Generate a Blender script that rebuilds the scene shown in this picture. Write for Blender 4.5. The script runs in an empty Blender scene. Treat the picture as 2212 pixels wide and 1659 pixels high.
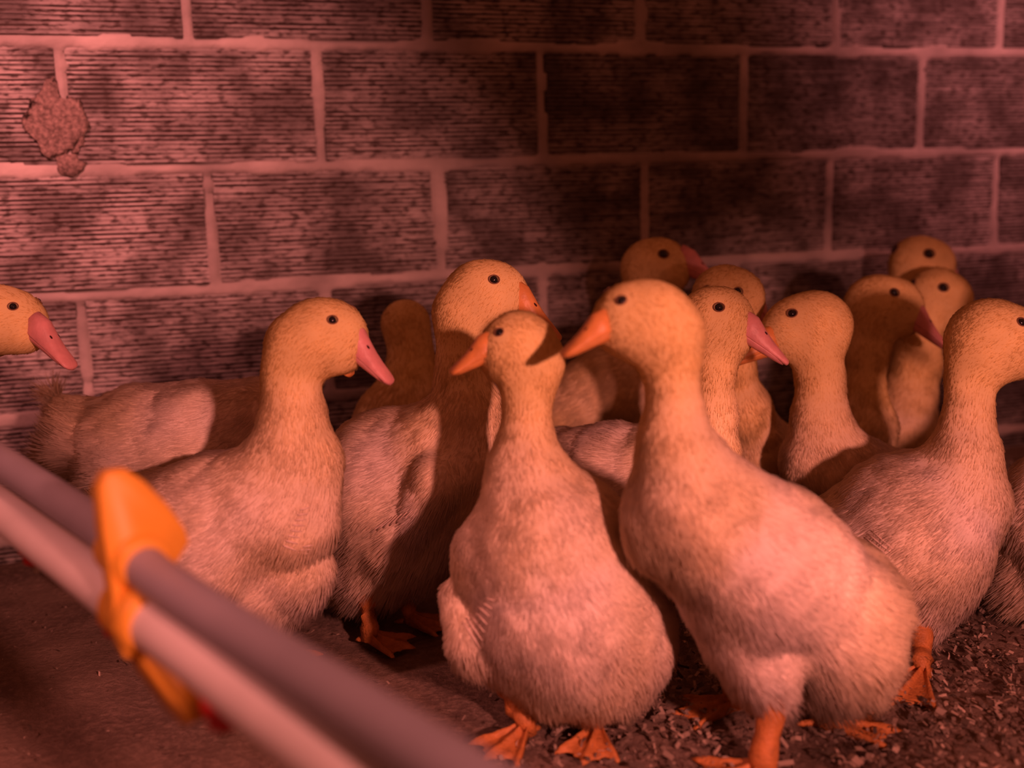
import bpy, bmesh, math, random
import numpy as np
import openvdb
from mathutils import Vector, Matrix
from mathutils.bvhtree import BVHTree

random.seed(7); rng = np.random.default_rng(7)
C = bpy.context.scene
COL = C.collection

# ------------------------------------------------------------------ camera
FPX, PITCH, ROLL, CAM_H = 2400.0, .1862, -.0245, .46
_fw = np.array([0, math.cos(PITCH), -math.sin(PITCH)]); _u0 = np.array([0, math.sin(PITCH), math.cos(PITCH)]); _r0 = np.array([1., 0, 0])
_rt = _r0*math.cos(ROLL)+_u0*math.sin(ROLL); _up = _u0*math.cos(ROLL)-_r0*math.sin(ROLL)
EYE = np.array([0, 0, CAM_H])
def ray(x, y): return _fw+_rt*(x-1106)/FPX+_up*(829.5-y)/FPX
def at(x, y, d): return EYE+ray(x, y)*d                  # point seen at pixel x, y at depth d metres
def ground(x, y, z=0.0):
    r = ray(x, y); return EYE+r*((z-CAM_H)/r[2])
cd = bpy.data.cameras.new('camera'); cam = bpy.data.objects.new('camera', cd); COL.objects.link(cam)
cam.matrix_world = Matrix(((_rt[0], _up[0], -_fw[0], 0), (_rt[1], _up[1], -_fw[1], 0), (_rt[2], _up[2], -_fw[2], CAM_H), (0, 0, 0, 1)))
cd.sensor_width = 36; cd.lens = FPX/2212*36; cd.clip_start = .02
cd.dof.use_dof = True; cd.dof.focus_distance = 1.08; cd.dof.aperture_fstop = 2.9
C.camera = cam

# ------------------------------------------------------------------ light
C.view_settings.view_transform = 'Standard'; C.view_settings.look = 'None'
C.view_settings.gamma = 1; C.view_settings.use_curve_mapping = False
C.view_settings.exposure = 0.0
w = bpy.data.worlds.new('World'); C.world = w; w.use_nodes = True
bg = w.node_tree.nodes['Background']; bg.inputs[0].default_value = (1, .215, .105, 1); bg.inputs[1].default_value = .18
def lamp(name, kind, loc, target, energy, color, **kw):
    l = bpy.data.lights.new(name, kind); l.energy = energy; l.color = color
    for k, v in kw.items(): setattr(l, k, v)
    o = bpy.data.objects.new(name, l); COL.objects.link(o); o.location = loc
    o.rotation_euler = (Vector(target)-Vector(loc)).to_track_quat('-Z', 'Y').to_euler()
    return o
KEYCOL = (1, .295, .24)
lamp('heat_lamp_front', 'SPOT', (.62, -.55, .68), (-.26, .90, .19), 106, KEYCOL, spot_size=math.radians(39), spot_blend=.42, shadow_soft_size=.035)
lamp('fill_spot_right', 'SPOT', (.47, -.30, .43), (.44, 1.05, .115), 60, KEYCOL, spot_size=math.radians(26), spot_blend=.55, shadow_soft_size=.04)  # added spot without a known source, brightens the duckling at the right border
lamp('fill_spot_left', 'SPOT', (-.55, .10, 1.25), (-.75, 1.33, .74), 130, (1, .27, .25), spot_size=math.radians(53), spot_blend=1.0, shadow_soft_size=.08)  # unseen spot added to brighten the upper left of the wall
lamp('fill_spot_corner', 'SPOT', (-.95, .20, 1.25), (-.27, .66, .12), 30, (1, .28, .24), spot_size=math.radians(29), spot_blend=.7, shadow_soft_size=.05)  # added overhead fill for the drinker pipes and the left floor
lamp('fill_spot_back', 'SPOT', (1.25, .5, 1.35), (.95, 1.85, .80), 105, (1, .27, .27), spot_size=math.radians(50), spot_blend=1.0, shadow_soft_size=.08)  # added fill for the upper right wall, leaves its centre dark

# ------------------------------------------------------------------ material helpers
def mat(name):
    m = bpy.data.materials.new(name); m.use_nodes = True
    nt = m.node_tree; return m, nt, nt.nodes['Principled BSDF']
def N(nt, t, **kw):
    n = nt.nodes.new(t)
    for k, v in kw.items():
        if k.startswith('i_'):
            key = k[2:]; key = int(key) if key.isdigit() else key
            n.inputs[key].default_value = v
        else: setattr(n, k, v)
    return n
def L(nt, a, b): nt.links.new(a, b)
def mix(nt, fac, a, b, blend='MIX'):
    n = nt.nodes.new('ShaderNodeMix'); n.data_type = 'RGBA'; n.blend_type = blend
    for s, v in ((n.inputs[0], fac), (n.inputs[6], a), (n.inputs[7], b)):
        if hasattr(v, 'is_linked'): nt.links.new(v, s)
        else: s.default_value = v if not isinstance(v, tuple) else (*v, 1)[:4]
    return n.outputs[2]
def ramp(nt, src, *stops):
    n = nt.nodes.new('ShaderNodeValToRGB'); e = n.color_ramp.elements
    while len(e) < len(stops): e.new(.5)
    for el, (p, c) in zip(e, stops): el.position = p; el.color = (c, c, c, 1) if not isinstance(c, tuple) else (*c, 1)
    nt.links.new(src, n.inputs[0]); return n.outputs[0]
def simple(name, col, rough=.5, noise=.12, nscale=60, spec=.4, bump=0, bscale=200, sss=0):
    m, nt, b = mat(name)
    tc = N(nt, 'ShaderNodeTexCoord'); n = N(nt, 'ShaderNodeTexNoise', i_Scale=nscale, i_Detail=4.0)
    L(nt, tc.outputs['Object'], n.inputs['Vector'])
    dk = tuple(c*(1-noise*2) for c in col)
    L(nt, mix(nt, ramp(nt, n.outputs[0], (.35, 0.), (.65, 1.)), dk, col), b.inputs['Base Color'])
    b.inputs['Roughness'].default_value = rough; b.inputs['Specular IOR Level'].default_value = spec
    if sss: b.inputs['Subsurface Weight'].default_value = sss; b.inputs['Subsurface Radius'].default_value = (.006, .003, .002); b.inputs['Subsurface Scale'].default_value = 1
    if bump:
        n2 = N(nt, 'ShaderNodeTexNoise', i_Scale=bscale, i_Detail=5.0); L(nt, tc.outputs['Object'], n2.inputs['Vector'])
        bp = N(nt, 'ShaderNodeBump', i_Strength=bump, i_Distance=.002); L(nt, n2.outputs[0], bp.inputs['Height']); L(nt, bp.outputs[0], b.inputs['Normal'])
    return m

# block face: grey concrete, dirt caught in the combed grooves
def block_material():
    m, nt, b = mat('combed_concrete')
    tc = N(nt, 'ShaderNodeTexCoord'); oi = N(nt, 'ShaderNodeObjectInfo')
    add = N(nt, 'ShaderNodeVectorMath', operation='ADD'); cmb = N(nt, 'ShaderNodeCombineXYZ')
    mul = N(nt, 'ShaderNodeMath', operation='MULTIPLY', i_1=37.0); L(nt, oi.outputs['Random'], mul.inputs[0])
    L(nt, mul.outputs[0], cmb.inputs[0]); L(nt, mul.outputs[0], cmb.inputs[2])
    L(nt, tc.outputs['Object'], add.inputs[0]); L(nt, cmb.outputs[0], add.inputs[1])
    st = N(nt, 'ShaderNodeMapping'); st.inputs['Scale'].default_value = (11, 11, 130); L(nt, add.outputs[0], st.inputs['Vector'])
    streak = N(nt, 'ShaderNodeTexNoise', i_Scale=1.0, i_Detail=4.0, i_Roughness=.6); L(nt, st.outputs[0], streak.inputs['Vector'])
    pm = N(nt, 'ShaderNodeMapping'); pm.inputs['Scale'].default_value = (75, 75, 190); L(nt, add.outputs[0], pm.inputs['Vector'])
    pit = N(nt, 'ShaderNodeTexNoise', i_Scale=1.0, i_Detail=5.0); L(nt, pm.outputs[0], pit.inputs['Vector'])
    blotch = N(nt, 'ShaderNodeTexNoise', i_Scale=13.0, i_Detail=5.0); L(nt, add.outputs[0], blotch.inputs['Vector'])
    at_ = N(nt, 'ShaderNodeAttribute', attribute_name='groove')
    base = mix(nt, ramp(nt, blotch.outputs[0], (.40, 0.), (.60, 1.)), (.17, .145, .14), (.44, .39, .38))
    tint = mix(nt, 1.0, base, mix(nt, oi.outputs['Random'], (.62, .62, .62), (1.08, 1.08, 1.08)), 'MULTIPLY')
    s1 = ramp(nt, streak.outputs[0], (.46, 1.), (.62, 0.))
    p1 = ramp(nt, pit.outputs[0], (.36, 1.), (.50, 0.))
    g = N(nt, 'ShaderNodeMath', operation='MULTIPLY'); L(nt, at_.outputs['Fac'], g.inputs[0]); L(nt, s1, g.inputs[1])
    g2 = N(nt, 'ShaderNodeMath', operation='MULTIPLY_ADD', i_1=.75); L(nt, p1, g2.inputs[0]); L(nt, g.outputs[0], g2.inputs[2]); g2.use_clamp = True
    L(nt, mix(nt, g2.outputs[0], tint, (.045, .03, .026)), b.inputs['Base Color'])
    b.inputs['Roughness'].default_value = .95; b.inputs['Specular IOR Level'].default_value = .15
    hs = N(nt, 'ShaderNodeMath', operation='ADD'); L(nt, streak.outputs[0], hs.inputs[0]); L(nt, pit.outputs[0], hs.inputs[1])
    bp = N(nt, 'ShaderNodeBump', i_Strength=.8, i_Distance=.003); L(nt, hs.outputs[0], bp.inputs['Height']); L(nt, bp.outputs[0], b.inputs['Normal'])
    return m
M_BLOCK = block_material()
M_MORTAR = simple('mortar', (.50, .43, .41), .95, .24, 9, .1, .7, 120)
M_MUD = simple('dried_mud', (.34, .25, .22), .95, .3, 210, .1, 1.6, 330)

def litter_material():
    m, nt, b = mat('floor_litter')
    tc = N(nt, 'ShaderNodeTexCoord')
    n1 = N(nt, 'ShaderNodeTexNoise', i_Scale=6.0, i_Detail=5.0); n2 = N(nt, 'ShaderNodeTexNoise', i_Scale=140.0, i_Detail=6.0, i_Roughness=.7)
    L(nt, tc.outputs['Object'], n1.inputs['Vector']); L(nt, tc.outputs['Object'], n2.inputs['Vector'])
    c1 = mix(nt, ramp(nt, n1.outputs[0], (.35, 0.), (.65, 1.)), (.16, .11, .09), (.32, .23, .18))
    L(nt, mix(nt, ramp(nt, n2.outputs[0], (.45, 0.), (.7, .7)), c1, (.42, .3, .24)), b.inputs['Base Color'])
    b.inputs['Roughness'].default_value = .97; b.inputs['Specular IOR Level'].default_value = .1
    bp = N(nt, 'ShaderNodeBump', i_Strength=.9, i_Distance=.006); L(nt, n2.outputs[0], bp.inputs['Height']); L(nt, bp.outputs[0], b.inputs['Normal'])
    return m
M_LITTER = litter_material()

def down_material():
    m, nt, b = mat('down'); nt.nodes.remove(b)
    out = nt.nodes['Material Output']; d = N(nt, 'ShaderNodeBsdfDiffuse')
    c = N(nt, 'ShaderNodeAttribute', attribute_name='tint'); nn = N(nt, 'ShaderNodeAttribute', attribute_name='skin_normal')
    vt = N(nt, 'ShaderNodeVectorTransform', vector_type='NORMAL', convert_from='OBJECT', convert_to='WORLD')
    L(nt, nn.outputs['Vector'], vt.inputs[0]); L(nt, vt.outputs[0], d.inputs['Normal'])
    L(nt, c.outputs['Color'], d.inputs['Color']); tr = N(nt, 'ShaderNodeBsdfTranslucent'); L(nt, c.outputs['Color'], tr.inputs['Color'])
    L(nt, vt.outputs[0], tr.inputs['Normal']); ms = N(nt, 'ShaderNodeMixShader', i_0=.25); L(nt, d.outputs[0], ms.inputs[1]); L(nt, tr.outputs[0], ms.inputs[2])
    L(nt, ms.outputs[0], out.inputs['Surface'])
    return m
def skin_material():
    m, nt, b = mat('downy_skin')
    c = N(nt, 'ShaderNodeAttribute', attribute_name='tint'); L(nt, c.outputs['Color'], b.inputs['Base Color'])
    b.inputs['Roughness'].default_value = .9; b.inputs['Specular IOR Level'].default_value = .1
    return m
M_DOWN = down_material(); M_SKIN = skin_material()
M_BILL_PINK = simple('pink_bill', (.80, .36, .36), .42, .08, 90, .4, .25, 260, .15)
M_BILL_ORANGE = simple('orange_bill', (.80, .36, .11), .42, .1, 90, .4, .25, 260, .15)
M_LEG = simple('orange_leg', (.62, .24, .07), .5, .15, 120, .4, .6, 420)
M_EYE = simple('eye', (.012, .01, .012), .06, 0, 10, .6)
M_LID = simple('eyelid', (.22, .11, .07), .7, .1, 100, .2)
M_NOSTRIL = simple('nostril', (.05, .015, .015), .8, 0, 10, .1)
M_QUILL = simple('quill', (.82, .66, .56), .6, .1, 200, .2)
M_PIPE_GREY = simple('grey_pipe', (.36, .34, .40), .45, .06, 14, .4)
M_PIPE_WHITE = simple('white_pipe', (.86, .80, .80), .4, .06, 14, .4)
M_ORANGE = simple('orange_plastic', (.82, .40, .05), .45, .06, 20, .4)
M_RED = simple('red_plastic', (.75, .025, .03), .4, .05, 20, .4)
M_METAL = simple('steel_pin', (.5, .48, .46), .35, .05, 20, .5)
M_CHIP = None
def chip_material():
    m, nt, b = mat('wood_chip'); a = N(nt, 'ShaderNodeAttribute', attribute_name='tint')
    L(nt, a.outputs['Color'], b.inputs['Base Color']); b.inputs['Roughness'].default_value = .9; b.inputs['Specular IOR Level'].default_value = .1
    return m
M_CHIP = chip_material()

# ------------------------------------------------------------------ object helpers
def link(name, me, m, parent=None, smooth=False):
    o = bpy.data.objects.new(name, me); COL.objects.link(o)
    if m is not None and not me.materials: me.materials.append(m)
    if parent is not None: o.parent = parent
    if smooth: me.shade_smooth()
    return o
def bm_obj(name, bm, m, parent=None, smooth=True):
    me = bpy.data.meshes.new(name); bmesh.ops.recalc_face_normals(bm, faces=bm.faces); bm.to_mesh(me); bm.free()
    return link(name, me, m, parent, smooth)
def np_mesh(name, V, F):
    me = bpy.data.meshes.new(name); me.from_pydata([tuple(v) for v in V], [], [tuple(f) for f in F]); return me
def thing(name, label, cat, loc, group=None):
    o = bpy.data.objects.new(name, None); COL.objects.link(o); o.location = loc; o.empty_display_size = .03
    o['label'] = label; o['category'] = cat
    if group: o['group'] = group
    return o
def frame_of(t):
    t = np.asarray(t, float); t = t/np.linalg.norm(t)
    a = np.array([0, 0, 1.]) if abs(t[2]) < .9 else np.array([1., 0, 0])
    s = np.cross(t, a); s /= np.linalg.norm(s); u = np.cross(s, t); return t, s, u
def loft(bm, rings, cap=True):
    vs = [[bm.verts.new(p) for p in r] for r in rings]
    n = len(vs[0])
    for a, b in zip(vs, vs[1:]):
        for i in range(n): bm.faces.new((a[i], a[(i+1) % n], b[(i+1) % n], b[i]))
    if cap: bm.faces.new(vs[0][::-1]); bm.faces.new(vs[-1])
def tube(bm, pts, radii, n=16, cap=True):
    pts = [np.asarray(p, float) for p in pts]; rings = []
    for i, p in enumerate(pts):
        t = pts[min(i+1, len(pts)-1)]-pts[max(i-1, 0)]; t, s, u = frame_of(t)
        rings.append([p+radii[i]*(math.cos(a)*s+math.sin(a)*u) for a in np.linspace(0, 2*math.pi, n, endpoint=False)])
    loft(bm, rings, cap)
def ball(bm, c, r, seg=16, scale=(1, 1, 1), rot=None):
    mt = Matrix.Translation(Vector(c)) @ (rot.to_4x4() if rot is not None else Matrix()) @ Matrix.Diagonal((r*scale[0], r*scale[1], r*scale[2], 1))
    bmesh.ops.create_uvsphere(bm, u_segments=seg, v_segments=max(6, seg//2), radius=1, matrix=mt)
# value noise on arrays
_perm = rng.random((64, 64, 64)).astype(np.float32)
def vnoise(P, s):
    q = np.asarray(P)*s; i = np.floor(q).astype(int); f = q-i; f = f*f*(3-2*f); out = 0
    for dx in (0, 1):
        for dy in (0, 1):
            for dz in (0, 1):
                wgt = (f[..., 0] if dx else 1-f[..., 0])*(f[..., 1] if dy else 1-f[..., 1])*(f[..., 2] if dz else 1-f[..., 2])
                out = out+wgt*_perm[(i[..., 0]+dx) % 64, (i[..., 1]+dy) % 64, (i[..., 2]+dz) % 64]
    return out

# ------------------------------------------------------------------ the wall: combed blocks and mortar
TH, DW, S0, Z0 = .3068, 1.4555, .064, .627
wt = np.array([math.cos(TH), math.sin(TH), 0]); wn = np.array([-math.sin(TH), math.cos(TH), 0])   # along, into the wall
WM = Matrix(((wt[0], wn[0], 0, wn[0]*DW), (wt[1], wn[1], 0, wn[1]*DW), (0, 0, 1, 0), (0, 0, 0, 1)))
PX, PZ, GAP = .30, .15, .0125
rows = range(-5, 6)                                                     # course k spans Z0-k*PZ .. +PZ
joints = {}
for k in rows:
    off = 0 if k % 2 == 0 else .5
    joints[k] = [S0+(i+off+random.uniform(-.022, .022))*PX for i in range(-5, 10)]
zl = {k: Z0-k*PZ+random.uniform(-.002, .002) for k in range(-6, 7)}
zl[0], zl[1], zl[2] = Z0, Z0-PZ, Z0-2*PZ
S_MIN, S_MAX, ZB, ZT = S0-4.4*PX, S0+8.3*PX, -.06, Z0+5*PZ
gs = np.arange(S_MIN, S_MAX, .006); gz = np.arange(ZB, ZT, .004)
SS, ZZ = np.meshgrid(gs, gz, indexing='ij'); P3 = np.stack([SS, np.full_like(SS, 3.3), ZZ], -1)
wob = (vnoise(P3, 14)-.5)*.008+(vnoise(P3, 55)-.5)*.006
dist = np.full(SS.shape, 1.)
for k, z in zl.items(): dist = np.minimum(dist, np.abs(ZZ-z+(vnoise(P3+k, 3)-.5)*.006))
for k in rows:
    inrow = (ZZ < zl[k-1]) & (ZZ > zl[k])
    for s in joints[k]:
        dd = np.where(inrow, np.abs(SS-s), 1.); dist = np.minimum(dist, dd)
prof = np.clip((GAP*.62+wob-dist)/.004, -1, 1)
YY = -.0022*prof+.006*(prof < -.2)+(vnoise(P3, 160)-.5)*.0016
V = np.stack([SS, YY, ZZ], -1).reshape(-1, 3); a, b_ = SS.shape
idx = np.arange(a*b_).reshape(a, b_)
F = np.stack([idx[:-1, :-1], idx[1:, :-1], idx[1:, 1:], idx[:-1, 1:]], -1).reshape(-1, 4)
nb = len(V); back = np.array([[S_MIN, .12, ZB], [S_MAX, .12, ZB], [S_MAX, .12, ZT], [S_MIN, .12, ZT]])
me = bpy.data.meshes.new('wall_back'); 
Fl = [tuple(f) for f in F]+[(nb, nb+3, nb+2, nb+1), (*idx[:, 0][::-1], nb, nb+1), (*idx[:, -1], nb+2, nb+3), (*idx[0, :], nb+3, nb), (*idx[-1, ::-1], nb+1, nb+2)]
me.from_pydata([tuple(v) for v in np.vstack([V, back])], [], Fl)
wall = link('wall_back', me, M_MORTAR, smooth=True); wall.matrix_world = WM; wall['kind'] = 'structure'

def block_mesh(width, height, seed):
    r = random.Random(seed); nr = 25; prof = []
    z = -height/2
    for i in range(nr):
        h = height/nr; dpt = r.uniform(.0008, .0022)
        prof += [(z, dpt, 1.), (z+h*.22, dpt*.9, 1.), (z+h*.40, r.uniform(-.0003, .0004), 0.), (z+h*.82, r.uniform(-.0002, .0004), 0.)]
        z += h
    prof.append((height/2, .001, .6))
    xs = np.linspace(-width/2, width/2, 7); V = []; G = []
    for x in xs:
        for (zz, y, g) in prof:
            V.append((x, y+r.uniform(-.0003, .0003), zz+r.uniform(-.0004, .0004))); G.append(g)
    m = len(prof); F = [(i*m+j, (i+1)*m+j, (i+1)*m+j+1, i*m+j+1) for i in range(len(xs)-1) for j in range(m-1)]
    nb = len(V); n = len(xs)
    V += [(-width/2, .05, -height/2), (width/2, .05, -height/2), (width/2, .05, height/2), (-width/2, .05, height/2)]; G += [0]*4
    F += [(*[i*m for i in range(n)][::-1], nb, nb+1), (*[i*m+m-1 for i in range(n)], nb+2, nb+3), (*range(0, m), nb+3, nb), (*range(n*m-1, (n-1)*m-1, -1), nb+1, nb+2)]
    me = bpy.data.meshes.new('concrete_block'); me.from_pydata(V, [], F)
    at_ = me.attributes.new('groove', 'FLOAT', 'POINT'); at_.data.foreach_set('value', np.array(G, np.float32))
    me.materials.append(M_BLOCK); return me
kinds = [block_mesh(PX-GAP, PZ-GAP, s) for s in range(5)]
for k in rows:
    js = joints[k]
    for s0, s1 in zip(js, js[1:]):
        if s1 < S_MIN+.05 or s0 > S_MAX-.05: continue
        z1, z0_ = zl[k-1], zl[k]                                        # block sits between course lines k-1 (top) and k (bottom)
        if z1 < .02 or z1 > ZT+.01: continue
        o = bpy.data.objects.new('concrete_block', random.choice(kinds)); COL.objects.link(o); o.parent = wall
        o.location = ((s0+s1)/2, random.uniform(-.0012, .0012), (z0_+z1)/2)
        o.scale = ((s1-s0-GAP)/(PX-GAP), 1, (z1-z0_-GAP)/(PZ-GAP))
        o.rotation_euler = (0, random.uniform(-.004, .004), 0)

# mud thrown against the wall at the left, with a drip below it
bm = bmesh.new(); bmesh.ops.create_icosphere(bm, subdivisions=4, radius=1)
mp = EYE+ray(122, 275)*(DW/(ray(122, 275)@wn))
lv = np.array([v.co for v in bm.verts]); nz = (vnoise(lv+5, 2.2)-.5); nf = (vnoise(lv+5, 9)-.5)
for v, n1, n2 in zip(bm.verts, nz, nf):
    q = v.co*(1+n1*.7+n2*.35); v.co = (q.x*.032*(1-.25*max(0, -q.z)), q.y*.006+n2*.004, q.z*.047)
o = bm_obj('mud_splat', bm, M_MUD, wall); o.location = (float(mp@wt), -.001, float(mp[2])); o['label'] = 'rough brown mud splat stuck over a mortar joint'
bm = bmesh.new(); bmesh.ops.create_icosphere(bm, subdivisions=3, radius=1)
lv = np.array([v.co for v in bm.verts]); nz = (vnoise(lv+9, 2.5)-.5)
for v, n1 in zip(bm.verts, nz): q = v.co*(1+n1*.7); v.co = (q.x*.016, q.y*.008, q.z*.013)
m2 = EYE+ray(152, 358)*(DW/(ray(152, 358)@wn))
o = bm_obj('mortar_lump', bm, M_MUD, wall); o.location = (float(m2@wt), -.001, float(m2[2]))

# ------------------------------------------------------------------ floor and litter
bm = bmesh.new(); bmesh.ops.create_grid(bm, x_segments=260, y_segments=220, size=1)
co = np.array([v.co for v in bm.verts]); X = co[:, 0]*1.9+.1; Y = co[:, 1]*1.55+.6
Q = np.stack([X, Y, np.full_like(X, 2.7)], -1); Zf = (vnoise(Q, 7)-.5)*.008+(vnoise(Q, 30)-.5)*.006-.004
for v, x, y, z in zip(bm.verts, X, Y, Zf): v.co = (x, y, z)
fl = bm_obj('floor', bm, M_LITTER); fl['kind'] = 'structure'

def shavings(n):
    pts = []
    while len(pts) < n:
        p = rng.random((4000, 2))*np.array([2.0, 1.25])+np.array([-.95, .42])
        dens = .05+.95*np.clip((p[:, 0]+.05)*4, 0, 1)
        dens *= .35+.65*(vnoise(np.stack([p[:, 0], p[:, 1], p[:, 0]*0+1.1], -1), 16) > .42)
        p = p[rng.random(len(p)) < dens]
        p = p[(np.stack([p[:, 0], p[:, 1], p[:, 0]*0], -1)@wn) < DW-.01]
        pts.extend(p)
    p = np.array(pts[:n]); L_ = rng.uniform(.002, .010, n)*np.where(rng.random(n) < .10, 1.6, 1)*np.where(p[:, 0] < -.05, .6, 1); W_ = L_*rng.uniform(.12, .5, n)
    yaw = rng.uniform(0, 2*np.pi, n); tilt = rng.normal(0, .35, n); rollv = rng.normal(0, .45, n)
    cx, sx = np.cos(yaw), np.sin(yaw)
    ux = np.stack([cx*np.cos(tilt), sx*np.cos(tilt), np.sin(tilt)], -1)
    vx = np.stack([-sx*np.cos(rollv), cx*np.cos(rollv), np.sin(rollv)], -1); nx = np.cross(ux, vx)
    c = np.stack([p[:, 0], p[:, 1], .002+rng.random(n)*.004], -1); curl = (rng.random(n)*.35)[:, None]*L_[:, None]*nx
    V = []
    for a, cc in ((-.5, 0), (0, 1), (.5, 0)):
        for b in (-.5, .5): V.append(c+ux*(L_*a)[:, None]+vx*(W_*b)[:, None]+curl*cc)
    V = np.stack(V, 1).reshape(-1, 3); i = np.arange(n)[:, None]*6
    F = np.concatenate([i+np.array([0, 1, 3, 2]), i+np.array([2, 3, 5, 4])])
    me = np_mesh('wood_shavings', V, F)
    base = np.array([.46, .35, .28]); k = rng.random(n)**1.6
    colr = base*(.22+.9*k)[:, None]; colr = np.concatenate([colr, np.ones((n, 1))], 1)
    at_ = me.attributes.new('tint', 'FLOAT_COLOR', 'POINT'); at_.data.foreach_set('color', np.repeat(colr, 6, 0).astype(np.float32).ravel())
    o = link('wood_shavings', me, M_CHIP, fl); o['kind'] = 'stuff'; o['label'] = 'brown wood shavings scattered over the dark dirt floor'
shavings(34000)

# ------------------------------------------------------------------ nipple drinker line in front
dpt = lambda x: 1/(1.19+.00134*x)
UP_ = [at(x, y, dpt(x)) for x, y in ((-110, 925), (262, 1170), (338, 1252), (750, 1519), (1105, 1748))]
LO_ = [at(x, y, dpt(x)) for x, y in ((-110, 1016), (240, 1282), (430, 1416), (750, 1668), (1000, 1894))]
pd = UP_[1]-UP_[0]; pd[2] = 0; pd /= np.linalg.norm(pd); pv = np.array([0, 0, 1.]); pw = np.cross(pd, pv)   # along, up, sideways
if pw[0] < 0: pw = -pw
R_UP, R_LO = .0122, .0146
pb = (UP_[1]+UP_[2])/2; qb = LO_[1]+(LO_[2]-LO_[1])*.45; dv, dw, du = (qb-pb)@pv, (qb-pb)@pw, (qb-pb)@pd
line = thing('drinker_line', 'out of focus double pipe drinker line slanting across the corner before the ducklings', 'drinker', pb*np.array([1, 1, 0]))
lb = np.array(line.location)
def lp(u, v, w_): return pb+pd*u+pv*v+pw*w_-lb
def pipe(name, P, r, m, label):
    bm = bmesh.new(); e = P[-1]+pd*.5; Q = P+[e]; pts = []
    for i, (p, q) in enumerate(zip(Q, Q[1:])):
        for k in np.linspace(0, 1, 12, endpoint=False): pts.append(p+(q-p)*k-lb)
    pts.append(e-lb); pts = np.array(pts)
    for _ in range(6): pts[1:-1] = pts[1:-1]*.5+(pts[:-2]+pts[2:])*.25
    tube(bm, list(pts), [r]*len(pts), 32); o = bm_obj(name, bm, m, line); o['label'] = label; return o
pipe('support_pipe', UP_, R_UP, M_PIPE_GREY, 'grey upper support pipe')
wp = pipe('water_pipe', LO_, R_LO, M_PIPE_WHITE, 'pale lower water pipe')
br = bmesh.new()
out = [(.030, .004), (.028, .013), (.019, .029), (.007, .045), (-.003, .054), (-.013, .054), (-.018, .046), (-.0185, .02), (-.017, 0), (dw*.5-.017, dv*.5), (dw-.019, dv), (dw-.015, dv-.018), (dw-.002, dv-.026), (dw+.011, dv-.020), (dw+.019, dv-.004), (dw*.7+.019, dv*.6), (dw*.3+.018, dv*.25), (.022, -.004)]
sh = lambda v: du*min(1., max(0., v/dv))
loft(br, [[lp(u+sh(v), v*sc, w_*sc) for w_, v in out] for u, sc in ((-.016, .90), (-.013, .97), (-.002, 1), (.001, 1), (.002, .97))])
for v, w0, r in ((0, 0, R_UP), (dv, dw, R_LO)): tube(br, [lp(u+sh(v), v, w0) for u in (-.030, -.029, 0, .012, .013)], [r+.001, r+.0034, r+.0040, r+.0034, r+.001], 28)
loft(br, [[lp(u+du, v, dw+w_) for u, v in ((-.022, dv-.004), (-.010, dv-.012), (.055, dv-.012), (.074, dv-.030), (.060, dv-.038), (.036, dv-.037), (.004, dv-.030), (-.022, dv-.022))] for w_ in (-.008, -.005, .003, .005)])
o = bm_obj('bracket', br, M_ORANGE, line); o['label'] = 'orange plastic bracket clipping both pipes'
ld = LO_[1]-LO_[0]; ld /= np.linalg.norm(ld)
for px, py in ((75, 1195), (252, 1345), (482, 1540)):
    c = at(px, py, dpt(px)+.004)-lb; up_ = np.array([0, 0, 1.])
    bm = bmesh.new(); tube(bm, [c+up_*k for k in (.012, .002, .001, -.006, -.008)], [.0105, .0105, .0085, .0078, .005], 20)
    nip = bm_obj('nipple', bm, M_RED, line); nip['label'] = 'red drinking nipple'
    bm = bmesh.new(); tube(bm, [c+up_*k for k in (-.007, -.014, -.015)], [.0018, .0018, .001], 12)
    bm_obj('pin', bm, M_METAL, nip)

# ------------------------------------------------------------------ ducklings
WHITE = np.array([.86, .75, .68]); YELLOW = np.array([.84, .65, .30])
def cone_sdf(P, a, b, r1, r2):
    ba = b-a; l2 = ba@ba; rr = r1-r2; a2 = l2-rr*rr
    if a2 <= 1e-9:
        c, r = (a, r1) if r1 > r2 else (b, r2)
        return np.linalg.norm(P-c, axis=-1)-r
    pa = P-a; y = pa@ba; z = y-l2; x2 = ((pa*l2-y[..., None]*ba)**2).sum(-1)
    y2 = y*y*l2; z2 = z*z*l2; il2 = 1/l2; k = np.sign(rr)*rr*rr*x2
    c1 = np.sign(z)*a2*z2 > k; c2 = np.sign(y)*a2*y2 < k
    return np.where(c1, np.sqrt(x2+z2)*il2-r2, np.where(c2, np.sqrt(x2+y2)*il2-r1, (np.sqrt(x2*a2*il2)+y*rr)*il2-r1))
def smin(a, b, k):
    h = np.clip(k-np.abs(a-b), 0, None)/k; return np.minimum(a, b)-h*h*k*.25

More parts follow.
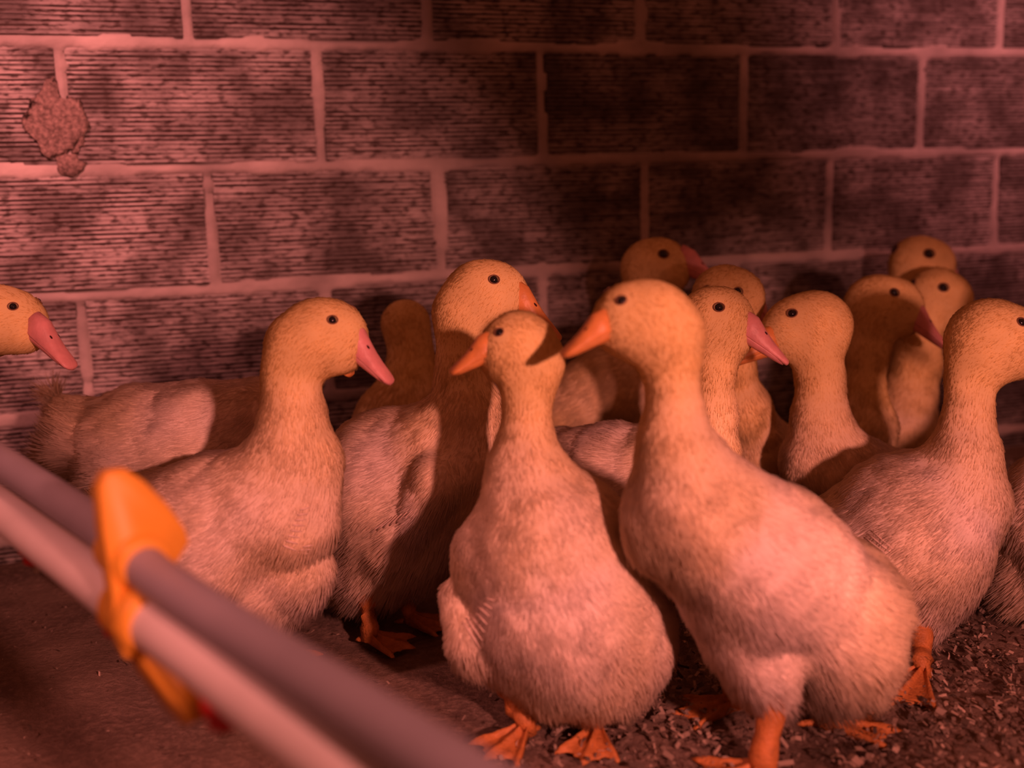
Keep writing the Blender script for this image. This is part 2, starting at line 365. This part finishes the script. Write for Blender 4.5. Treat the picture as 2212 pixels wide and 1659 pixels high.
def make_bill(root, base, tip, width, m, label, upref):
    t = tip-base; ln = np.linalg.norm(t); t = t/ln; s = np.cross(t, upref); s /= np.linalg.norm(s); u = np.cross(s, t); k = max(ln/.05, .82)
    def rings(prof, nseg=20):
        out = []
        for l, w_, top, bot in prof:
            c = base+t*(l*ln); ring = []
            for a in np.linspace(0, 2*math.pi, nseg, endpoint=False):
                ca, sa = math.cos(a), math.sin(a); ring.append(c+s*(width*w_*math.copysign(abs(ca)**.8, ca))+u*(k*(top*sa if sa > 0 else bot*-sa)))
            out.append(ring)
        return out
    bm = bmesh.new()
    loft(bm, rings([(-.30, .80, .0190, -.004), (0, .96, .0195, -.003), (.12, .95, .0168, -.0028), (.28, .92, .0132, -.0026), (.45, .90, .0100, -.0024), (.62, .90, .0074, -.0026), (.78, .90, .0054, -.0028), (.90, .86, .0036, -.0030), (.97, .60, .0026, -.0030), (1.0, .25, .0008, -.0026)]))
    bill = bm_obj('bill', bm, m, root); bill['label'] = label
    bm = bmesh.new()
    loft(bm, rings([(-.28, .70, -.004, -.0105), (0, .84, -.0032, -.0095), (.2, .84, -.0036, -.0085), (.5, .84, -.0040, -.0072), (.75, .82, -.0040, -.0060), (.88, .60, -.0040, -.0052), (.93, .25, -.0042, -.0048)]))
    bm_obj('lower_mandible', bm, m, bill)
    for sg in (-1, 1):
        bm = bmesh.new(); rot = Matrix((t, s, u)).transposed()
        ball(bm, base+t*(.27*ln)+s*(sg*width*.46)+u*(k*.0112), .0022*k, 10, (1.25, .5, .6), rot); bm_obj('nostril', bm, M_NOSTRIL, bill)

def make_leg(root, top, foot, toe_dir, size=1.0, rad=1.0):
    top, foot = np.asarray(top, float), np.asarray(foot, float); h = top[2]-foot[2]
    f = np.array([toe_dir[0], toe_dir[1], 0.]); f /= np.linalg.norm(f); sd = np.array([-f[1], f[0], 0])
    hock = foot*.38+top*.62-f*.003*min(1, h/.08)
    ank = foot+np.array([0, 0, .012])
    bm = bmesh.new(); tube(bm, [top, hock+np.array([0, 0, .008]), hock-np.array([0, 0, .006]), (hock+ank)/2, ank+np.array([0, 0, .006]), foot+np.array([0, 0, .004])], [x*rad for x in (.0105, .0092, .0082, .0068, .0082, .0070)], 16)
    leg = bm_obj('leg', bm, M_LEG, root)
    bm = bmesh.new(); ang = np.radians(np.linspace(-34, 34, 25)); rs = np.linspace(.0, 1, 9); tops, bots = [], []
    for a in ang:
        q = a/math.radians(34); ridge = max(math.exp(-((q-c)/.13)**2) for c in (-.93, 0, .93))
        Rm = .060*size*((1.0 if abs(q) < .5 else .93)*(.80+.20*ridge)); tr, brw = [], []
        for r in rs:
            p = foot-f*.004+f*(math.cos(a)*Rm*r)+sd*(math.sin(a)*Rm*r)
            zt = .0105*(1-r)**2+.0030+.0040*ridge*(1-.35*r)+.0008*math.sin(r*26)*ridge
            if r == 1: zt = .0016
            tr.append(bm.verts.new(p+np.array([0, 0, zt]))); brw.append(bm.verts.new(p+np.array([0, 0, .0004])))
        tops.append(tr); bots.append(brw)
    n, m_ = len(ang), len(rs)
    for i in range(n-1):
        for j in range(m_-1):
            bm.faces.new((tops[i][j], tops[i+1][j], tops[i+1][j+1], tops[i][j+1])); bm.faces.new((bots[i][j], bots[i][j+1], bots[i+1][j+1], bots[i+1][j]))
        bm.faces.new((tops[i][-1], tops[i+1][-1], bots[i+1][-1], bots[i][-1]))
    for row_t, row_b in ((tops[0], bots[0]), (tops[-1], bots[-1])):
        for j in range(m_-1): bm.faces.new((row_t[j], row_t[j+1], row_b[j+1], row_b[j]))
    ft = bm_obj('webbed_foot', bm, M_LEG, leg)
    bm = bmesh.new(); tube(bm, [foot+np.array([0, 0, .006]), foot-f*.014*size+np.array([0, 0, .003]), foot-f*.018*size+np.array([0, 0, .002])], [.0036, .0026, .001], 10); bm_obj('hind_toe', bm, M_LEG, leg)

n_hair = 0
def duck(label, chain, eyes=(), bill=None, pink=True, extras=(), legs=None, quills=(), hair=14000, fluff=1.0, yellow=1.0, billw=.0118, voxel=.0034, ybase=0.):
    global n_hair; hair = int(hair*2.6)
    ch = [(at(x, y, d), r*d/FPX) for x, y, d, r in chain]
    ex = [[(at(x, y, d), r*d/FPX) for x, y, d, r in e] for e in extras]
    C_ = np.array([c for c, r in ch]); Rr = np.array([r for c, r in ch]); ib = int(np.argmax(Rr))
    for i in range(ib+1, len(ch)-2):
        if Rr[i] < .042: Rr[i] -= .0042; ch[i] = (ch[i][0], Rr[i])
    base = np.array([C_[ib][0], C_[ib][1], 0.])
    root = thing('duckling', label, 'duckling', base, 'ducklings along the block wall')
    prims = [(ch[i], ch[i+1]) for i in range(len(ch)-1)]; nmain = len(prims)
    for e in ex: prims += [(e[i], e[min(i+1, len(e)-1)]) for i in range(max(1, len(e)-1))]
    allc = np.array([c for p in prims for c, r in p]); allr = np.array([r for p in prims for c, r in p])
    lo = (allc-allr[:, None]).min(0)-.014; hi = (allc+allr[:, None]).max(0)+.014
    n = np.ceil((hi-lo)/voxel).astype(int)
    G = np.stack(np.meshgrid(*[lo[i]+voxel*np.arange(n[i]) for i in range(3)], indexing='ij'), -1)
    D = None
    for (a, ra), (b, rb) in prims:
        d = cone_sdf(G, a, b+1e-6, ra, rb); D = d if D is None else smin(D, d, .016)
    g = openvdb.FloatGrid(background=.02); g.copyFromArray(np.clip(D, -.02, .02).astype(np.float64))
    V, Fq = g.convertToQuads(isovalue=0.0)
    V = V.astype(float)*voxel+lo
    me = bpy.data.meshes.new('body'); me.vertices.add(len(V)); me.vertices.foreach_set('co', (V-base).astype(np.float32).ravel())
    me.loops.add(Fq.size); me.loops.foreach_set('vertex_index', Fq[:, ::-1].astype(np.int32).ravel())
    me.polygons.add(len(Fq)); me.polygons.foreach_set('loop_start', np.arange(len(Fq), dtype=np.int32)*4); me.update(calc_edges=True); me.validate()
    nv = len(V); nrm = np.empty(nv*3, np.float32); me.vertex_normals.foreach_get('vector', nrm); nrm = nrm.reshape(-1, 3).astype(float)
    if ((V-V.mean(0))*nrm).sum() < 0: me.flip_normals(); nrm = -nrm
    # soft membership of each skin vertex along the chain
    Ds = np.stack([cone_sdf(V, a[0], b[0]+1e-6, a[1], b[1]) for a, b in prims[:nmain]], 1)
    W = np.exp(-(Ds-Ds.min(1, keepdims=True))/.007); W /= W.sum(1, keepdims=True)
    T = np.array([(a[0]-b[0])/np.linalg.norm(a[0]-b[0]+1e-9) for a, b in prims[:nmain]])
    for i, (a, b) in enumerate(prims[:nmain]): pass
    tang = W@T; seg = W@np.arange(nmain); tn = nmain-1
    hb = np.clip((seg-ib)/max(1, tn-ib-.5), 0, 1)                           # 0 at the belly, 1 at the head
    tailw = np.clip(1-seg/max(1, ib), 0, 1)*.45
    lump = (vnoise(V, 26)-.5)*.0055+(vnoise(V, 70)-.5)*.0025
    V = V+nrm*(lump*(1-.85*hb))[:, None]
    me.vertices.foreach_set('co', (V-base).astype(np.float32).ravel()); me.update()
    nrm = np.empty(nv*3, np.float32); me.vertex_normals.foreach_get('vector', nrm); nrm = nrm.reshape(-1, 3).astype(float)
    yw = np.clip(ybase+np.maximum(hb**.6, tailw)*yellow+(vnoise(V, 22)-.5)*.5*(1-hb)+.08, 0, 1)
    colr = WHITE*(1-yw)[:, None]+YELLOW*yw[:, None]; colr *= (1+(vnoise(V, 90)-.5)*.16)[:, None]
    c4 = np.concatenate([colr, np.ones((nv, 1))], 1)
    at_ = me.attributes.new('tint', 'FLOAT_COLOR', 'POINT'); at_.data.foreach_set('color', (c4).astype(np.float32).ravel())
    body = link('body', me, M_SKIN, root, True)
    bvh = BVHTree.FromPolygons([tuple(v) for v in V], [tuple(f) for f in Fq])
    # eyes where the sight line meets the head, and their mirror images
    head_c, head_r = ch[-1]; avoid = []
    if bill is not None: bb, bt = at(*bill[0]), at(*bill[1])
    def place_eye(p, nn, rad):
        if nn@(p-head_c) < 0: nn = -nn
        avoid.append(p); bm = bmesh.new(); ball(bm, p-nn*rad*.35-base, rad, 18); e = bm_obj('eye', bm, M_EYE, root)
        bm = bmesh.new(); _, s_, u_ = frame_of(nn); c0 = p+nn*rad*.18-base
        rings = []
        for a in np.linspace(0, 2*math.pi, 24, endpoint=False):
            o_ = math.cos(a)*s_*1.15+math.sin(a)*u_; rings.append([c0+o_*rad*(1.03+.14*math.cos(b_))+nn*rad*.14*math.sin(b_) for b_ in np.linspace(0, 2*math.pi, 8, endpoint=False)])
        rings.append(rings[0]); loft(bm, rings, False); bmesh.ops.remove_doubles(bm, verts=bm.verts, dist=1e-6); bm_obj('eyelid', bm, M_LID, e)
    for (ex_, ey_, rad) in eyes:
        r = ray(ex_, ey_); hit = bvh.ray_cast(Vector(EYE), Vector(r/np.linalg.norm(r)))
        if hit[0] is None: continue
        pts = [(np.array(hit[0]), np.array(hit[1]))]
        if bill is not None:
            t = bt-bb; t /= np.linalg.norm(t); up = np.array([0, 0, 1.])-t*t[2]; mn = np.cross(t, up); mn /= np.linalg.norm(mn)
            mid = (ch[-1][0]+ch[-2][0])/2; p = pts[0][0]; p2 = p-2*mn*((p-mid)@mn); q = bvh.find_nearest(Vector(p2)); pts.append((np.array(q[0]), np.array(q[1])))
        for p, nn in pts: place_eye(p, nn, rad)
    if bill is not None and not len(eyes):
        t = bt-bb; t /= np.linalg.norm(t); sd_ = np.cross(t, [0, 0, 1.]); sd_ /= np.linalg.norm(sd_); up_ = np.cross(sd_, t)
        for sg in (-1, 1):
            q = bvh.find_nearest(Vector(ch[-1][0]+t*.004+up_*.012+sd_*sg*.06)); place_eye(np.array(q[0]), np.array(q[1]), .0044)
    if bill is not None:
        upr = np.array([0, 0, 1.]) if len(bill) < 3 else np.asarray(bill[2], float)
        make_bill(root, bb-base, bt-base, billw, M_BILL_PINK if pink else M_BILL_ORANGE, 'pink bill' if pink else 'orange bill', upr)
        avoid.append(bb)
    # legs
    hd = C_[ib+1]-C_[max(0, ib-1)]; hd = np.array([hd[0], hd[1], 0]); hd = hd/(np.linalg.norm(hd)+1e-9); sd = np.array([-hd[1], hd[0], 0])
    if legs is None:
        legs = []
        for sg in (-1, 1): f = base+hd*(.01*sg)+sd*(sg*Rr[ib]*.55); legs.append((np.array([f[0], f[1], max(.03, C_[ib][2]-Rr[ib]*.6)]), np.array([f[0], f[1], 0.]), hd))
    for lg in legs:
        lg = list(lg)
        if len(lg[0]) == 3 and not isinstance(lg[0], np.ndarray): lg[0] = at(*lg[0])
        if len(lg[1]) == 2: lg[1] = ground(*lg[1])
        td = lg[2] if len(lg[2]) == 3 else ground(*lg[2])-lg[1]
        make_leg(root, lg[0]-base, lg[1]-base, td, *lg[3:])
    if len(quills):
        bm = bmesh.new()
        for (x0, y0), (x1, y1) in quills:
            pp = []
            for k in np.linspace(0, 1, 4):
                r = ray(x0+(x1-x0)*k, y0+(y1-y0)*k); h = bvh.ray_cast(Vector(EYE), Vector(r/np.linalg.norm(r)))
                if h[0] is not None:
                    nn = np.array(h[1]); nn = nn if nn@r < 0 else -nn; pp.append(np.array(h[0])+nn*(.0002+.0022*k)-base)
            if len(pp) == 4: tube(bm, pp, [.0010, .0010, .0008, .0003], 6)
        o = bm_obj('pin_feathers', bm, M_QUILL, root); o['kind'] = 'stuff'
    # down: short hairs combed from head to tail
    if hair:
        me.calc_loop_triangles(); tri = np.empty(len(me.loop_triangles)*3, np.int32); me.loop_triangles.foreach_get('vertices', tri); tri = tri.reshape(-1, 3)
        A_ = np.linalg.norm(np.cross(V[tri[:, 1]]-V[tri[:, 0]], V[tri[:, 2]]-V[tri[:, 0]]), axis=1); pick = rng.choice(len(tri), hair, p=A_/A_.sum())
        u = rng.random((hair, 2)); fl_ = u.sum(1) > 1; u[fl_] = 1-u[fl_]; b3 = np.stack([1-u.sum(1), u[:, 0], u[:, 1]], 1)
        ip = lambda X_: (X_[tri[pick]]*b3.reshape(hair, 3, *([1]*(X_.ndim-1)))).sum(1)
        P, NN, TT, HB, CC = ip(V), ip(nrm), ip(tang), ip(hb), ip(colr); TW = ip(np.clip(1-seg/max(1, ib), 0, 1))
        NN /= np.linalg.norm(NN, axis=1, keepdims=True)
        keep = np.ones(hair, bool)
        for a in avoid: keep &= np.linalg.norm(P-a, axis=1) > (.0062 if a is not avoid[-1] or bill is None else .0085)
        P, NN, TT, HB, CC, TW = P[keep], NN[keep], TT[keep], HB[keep], CC[keep], TW[keep]; h = len(P)
        under = np.clip(-NN[:, 2]*1.3-.1, 0, 1)*(1-HB)
        Ln = (.0085*(1-HB)+.0045*HB+.013*under*fluff+.014*TW**2*fluff)*rng.uniform(.6, 1.25, h)*(.7+.6*vnoise(P, 60))
        dr = TT-NN*(TT*NN).sum(1, keepdims=True); dr /= np.linalg.norm(dr, axis=1, keepdims=True)+1e-6
        jit = np.stack([vnoise(P+k*3.1, 75) for k in range(3)], 1)-.5; jit -= NN*(jit*NN).sum(1, keepdims=True)
        lift = (.20+.32*under+.05*HB)[:, None]
        d1 = dr+NN*lift+jit*.38+rng.normal(0, .07, (h, 3))+np.array([0, 0, -.45])*under[:, None]; d1 /= np.linalg.norm(d1, axis=1, keepdims=True)
        d2 = d1-NN*.10+np.array([0, 0, -.12]); d2 /= np.linalg.norm(d2, axis=1, keepdims=True)
        p0 = P-NN*.0006; p1 = p0+d1*Ln[:, None]*.5; p2 = p1+d2*Ln[:, None]*.5
        pts = np.stack([p0, p1, p2], 1)-base
        hc = bpy.data.hair_curves.new('down'); hc.add_curves([3]*h)
        hc.attributes['position'].data.foreach_set('vector', pts.astype(np.float32).ravel())
        ra = hc.attributes.get('radius') or hc.attributes.new('radius', 'FLOAT', 'POINT')
        ra.data.foreach_set('value', np.tile(np.array([.00042, .00036, .00010], np.float32), h))
        cc = np.concatenate([CC*rng.uniform(.88, 1.08, (h, 1)), np.ones((h, 1))], 1).clip(0, .95)
        a1 = hc.attributes.new('tint', 'FLOAT_COLOR', 'CURVE'); a1.data.foreach_set('color', cc.astype(np.float32).ravel())
        sn = NN+jit*.22+d1*.10; sn /= np.linalg.norm(sn, axis=1, keepdims=True)
        a2 = hc.attributes.new('skin_normal', 'FLOAT_VECTOR', 'CURVE'); a2.data.foreach_set('vector', sn.astype(np.float32).ravel())
        hc.materials.append(M_DOWN); o = bpy.data.objects.new('down', hc); COL.objects.link(o); o.parent = body; o['kind'] = 'stuff'; n_hair += h
    return root

er = lambda px, d: px*d/FPX
# --- front row
duck('duckling with pink bill turned right, its body partly behind the orange bracket',
     [(250, 1100, 1.10, 45), (350, 1140, 1.07, 115), (480, 1160, 1.03, 178), (590, 1090, 1.0, 132), (632, 970, .985, 92), (636, 885, .98, 70), (624, 810, .98, 60), (650, 748, .98, 68), (690, 724, .98, 81)],
     eyes=[(718, 691, er(9.5, .95))], bill=[(757, 745, 0.975), (848, 828, 0.973)],
     extras=[[(738, 752, .98, 52)], [(733, 712, .98, 50)], [(640, 1230, 1.0, 80)], [(690, 1000, .985, 52), (670, 1120, .985, 58)], [(560, 1260, 1.02, 105)], [(560, 1080, .972, 44), (640, 1165, .966, 28)]],
     quills=[((612+i*5, 1178-i*11), (640+i*4, 1186-i*13)) for i in range(8)]+[((630+i*6, 1205-i*6), (662+i*3, 1210-i*9)) for i in range(5)], hair=26000, pink=True)
duck('upright duckling at the centre facing forward with its head turned left and bill in profile',
     [(1290, 1320, 1.05, 50), (1268, 1320, .985, 130), (1224, 1300, .925, 195), (1186, 1185, .915, 170), (1140, 1018, .915, 86), (1136, 930, .92, 56), (1138, 850, .92, 56), (1148, 782, .92, 62), (1120, 748, .915, 77)],
     eyes=[(1078, 718, er(9.5, .87))], bill=[(1052, 762, 0.905), (972, 806, 0.903)],
     extras=[[(1085, 768, .91, 46)], [(1318, 1372, .935, 140)], [(1242, 1345, .925, 178)], [(988, 1285, .93, 34), (1008, 1385, .915, 46)], [(1330, 1200, .93, 100)], [(1060, 1200, .92, 85)], [(1078, 1362, .93, 64)]],
     legs=[((1100, 1480, .94), (1138, 1592), (1050, 1640), .95, 1.25), ((1300, 1520, .94), (1290, 1590), (1262, 1650), .9, .9)], pink=False,
     quills=[((1000+i*8, 1345-i*9), (1042+i*5, 1398-i*17)) for i in range(7)], hair=30000)
duck('duckling facing left whose orange bill touches the cheek of the central duckling',
     [(1885, 1335, .945, 58), (1790, 1318, 0.91, 150), (1645, 1222, 0.87, 176), (1500, 1100, 0.85, 136), (1458, 960, 0.84, 84), (1455, 870, 0.84, 60), (1448, 800, 0.84, 60), (1438, 724, 0.84, 74), (1402, 692, 0.84, 88)],
     eyes=[(1342, 649, er(10.5, .83))], bill=[(1300, 718, 0.83), (1212, 768, 0.828)], pink=False,
     extras=[[(1345, 708, 0.84, 56)], [(1350, 676, 0.84, 52)], [(1650, 1420, 0.86, 82)], [(1820, 1375, 0.92, 100)], [(1420, 1130, 0.85, 60)], [(1612, 1350, 0.86, 82)], [(1750, 1180, 0.845, 38), (1860, 1265, 0.87, 22)]],
     legs=[((1664, 1430, 0.85), (1648, 1680), (1480, 1690), 1.1, 1.4), ((1610, 1420, 0.92), (1585, 1535), (1440, 1545), 1.0, 1.25)], hair=34000, fluff=1.3)
duck('duckling at the right border facing right with its bill out of the picture',
     [(1770, 1160, 1.13, 36), (1850, 1180, 1.105, 120), (1965, 1150, 1.075, 168), (2055, 1075, 1.06, 108), (2085, 975, 1.05, 76), (2094, 890, 1.05, 54), (2096, 820, 1.05, 52), (2138, 738, 1.05, 84), (2190, 742, 1.05, 76)],
     eyes=[(2207, 696, er(10, .98))], bill=[(2250, 770, 1.04), (2335, 820, 1.038)],
     extras=[[(2100, 1090, 1.05, 62)], [(1940, 1270, 1.09, 120)], [(2000, 1120, 1.02, 50), (1885, 1235, 1.025, 30)]],
     legs=[((1830, 1300, 1.08), (1775, 1572), (1950, 1580), 1.15, 1.25), ((1985, 1350, 1.05), (1992, 1468), (1870, 1560), 1.25, 1.2)],
     quills=[((1868+i*9, 1215-i*4), (1836+i*7, 1195-i*7)) for i in range(8)], hair=26000, pink=False)
duck('duckling facing right, its orange bill half hidden behind the crown of the central duckling',
     [(700, 1180, 1.19, 55), (778, 1085, 1.18, 128), (858, 1062, 1.15, 176), (960, 990, 1.115, 122), (1008, 890, 1.10, 84), (994, 800, 1.10, 58), (996, 740, 1.10, 52), (1008, 676, 1.10, 66), (1042, 642, 1.10, 81)],
     eyes=[(1067, 604, er(10, 1.05))], bill=[(1114, 658, 1.09), (1212, 734, 1.088)], pink=False,
     extras=[[(1088, 664, 1.10, 48)], [(1085, 628, 1.10, 48)], [(1020, 1020, 1.11, 70), (1010, 1090, 1.12, 70)], [(800, 1210, 1.15, 88)], [(940, 1040, 1.05, 50), (840, 1180, 1.09, 30)]],
     legs=[((800, 1240, 1.13), (800, 1390), (880, 1400), .9, 1.2), ((860, 1230, 1.2), (885, 1350), (960, 1355), .9, 1.0)],
     quills=[((800+i*14, 1150-i*5), (842+i*10, 1120-i*4)) for i in range(7)], hair=26000, fluff=1.4)
# --- behind
duck('duckling with raised tail standing behind the bracket, its head hidden by the front one',
     [(138, 878, 1.22, 16), (195, 945, 1.21, 72), (310, 960, 1.20, 118), (430, 960, 1.19, 132), (560, 930, 1.18, 105), (640, 850, 1.17, 52), (660, 790, 1.17, 46), (684, 740, 1.17, 60), (706, 738, 1.17, 54)],
     bill=[(722, 770, 1.15), (760, 812, 1.148)], pink=False, extras=[[(420, 895, 1.155, 52), (535, 876, 1.14, 38)]], hair=22000, fluff=2.0, yellow=.7)
duck('duckling reaching in from the left border with pink bill against the wall',
     [(-470, 1100, 1.26, 60), (-380, 1080, 1.25, 120), (-280, 1040, 1.22, 135), (-180, 960, 1.18, 100), (-120, 860, 1.14, 62), (-85, 780, 1.10, 50), (-40, 705, 1.07, 66), (0, 690, 1.06, 66), (35, 690, 1.06, 58)],
     eyes=[(28, 662, er(9, 1.0))], bill=[(84, 724, 1.05), (160, 796, 1.048)], extras=[[(55, 715, 1.06, 42)]], hair=16000)
duck('duckling with pink bill pointing down right, close behind the neck of the left facing one',
     [(1190, 960, 1.24, 30), (1240, 1010, 1.21, 75), (1330, 1040, 1.18, 118), (1440, 1030, 1.15, 110), (1520, 980, 1.12, 80), (1540, 890, 1.11, 54), (1538, 800, 1.10, 50), (1540, 700, 1.10, 72), (1562, 690, 1.10, 62)],
     eyes=[(1553, 664, er(10, 1.05))], bill=[(1613, 720, 1.085), (1703, 785, 1.083)], extras=[[(1572, 722, 1.10, 50)]], hair=18000)
duck('duckling facing left behind the pink billed one, orange bill tip showing beneath it',
     [(1985, 1060, 1.26, 45), (1920, 1060, 1.25, 84), (1850, 1050, 1.235, 98), (1785, 1000, 1.215, 92), (1772, 900, 1.205, 62), (1772, 820, 1.20, 52), (1755, 710, 1.195, 70), (1715, 706, 1.195, 62)],
     eyes=[(1711, 677, er(10, 1.1))], bill=[(1664, 748, 1.185), (1560, 788, 1.183)], pink=False, extras=[[(1770, 700, 1.195, 60)], [(1688, 728, 1.195, 42)]], hair=18000)
duck('duckling with pink bill lowered right, between the left facing one and the right border',
     [(1750, 1080, 1.46, 40), (1770, 1050, 1.45, 74), (1810, 1005, 1.42, 92), (1850, 930, 1.39, 80), (1862, 850, 1.38, 54), (1868, 770, 1.38, 48), (1895, 664, 1.38, 64), (1932, 660, 1.38, 58)],
     eyes=[(1932, 632, er(10, 1.2))], bill=[(1972, 692, 1.365), (2047, 752, 1.363)], extras=[[(1950, 685, 1.38, 40)]], ybase=.4, hair=14000)
duck('dim duckling at right turned away, lower of the two stacked heads by the wall',
     [(1935, 1015, 1.545, 42), (1938, 985, 1.535, 70), (1945, 930, 1.52, 74), (1960, 860, 1.50, 62), (1980, 780, 1.49, 52), (1990, 710, 1.48, 46), (2022, 640, 1.48, 56), (2048, 646, 1.48, 50)],
     eyes=[(2038, 621, er(10, 1.32))], bill=[(2078, 668, 1.50), (2116, 712, 1.535)], ybase=.4, hair=12000)
duck('dim duckling at right turned away, upper of the two stacked heads by the wall',
     [(1890, 950, 1.66, 40), (1900, 910, 1.645, 72), (1920, 840, 1.62, 74), (1945, 750, 1.59, 56), (1955, 680, 1.56, 46), (1962, 630, 1.56, 42), (1985, 572, 1.56, 56), (2012, 572, 1.56, 50)],
     eyes=[(2007, 548, er(10, 1.48))], bill=[(2045, 592, 1.58), (2076, 628, 1.61)], ybase=.4, hair=12000)
duck('dim duckling turned away right, crown between the topmost pink bill and the lower pink bill',
     [(1680, 1090, 1.39, 45), (1660, 1045, 1.365, 80), (1630, 990, 1.33, 90), (1600, 880, 1.28, 62), (1585, 790, 1.26, 48), (1580, 720, 1.25, 48), (1565, 642, 1.24, 62), (1592, 645, 1.24, 60)],
     eyes=[(1594, 630, er(9, 1.18))], bill=[(1634, 680, 1.27), (1655, 720, 1.32)], ybase=.4, hair=14000)
duck('dim duckling with pink bill at back centre, head above the left facing one',
     [(1190, 900, 1.44, 40), (1250, 890, 1.44, 90), (1320, 860, 1.43, 106), (1385, 800, 1.42, 74), (1400, 730, 1.42, 52), (1402, 660, 1.42, 46), (1408, 582, 1.42, 60), (1430, 573, 1.42, 55)],
     eyes=[(1433, 549, er(10, 1.35))], bill=[(1482, 574, 1.41), (1566, 622, 1.408)], extras=[[(1448, 590, 1.42, 38)]], ybase=.4, hair=14000)
duck('dim duckling seen from behind, only neck and crown left of the orange billed one',
     [(850, 1060, 1.34, 60), (860, 1000, 1.33, 100), (870, 920, 1.32, 98), (885, 830, 1.33, 66), (888, 760, 1.34, 50), (876, 700, 1.34, 46), (874, 695, 1.36, 44)],
     bill=[(880, 712, 1.392), (884, 742, 1.43)], ybase=.4, hair=12000)
duck('duckling cut off by the right border, only its pale rump and belly showing',
     [(2185, 1205, 1.15, 66), (2240, 1190, 1.13, 108), (2315, 1120, 1.10, 148), (2390, 1000, 1.09, 112), (2420, 880, 1.08, 70), (2425, 780, 1.08, 54), (2440, 700, 1.08, 76), (2475, 700, 1.08, 70)],
     bill=[(2530, 740, 1.07), (2610, 800, 1.068)], extras=[[(2240, 1230, 1.12, 80)]], hair=14000)
print('hairs', n_hair)
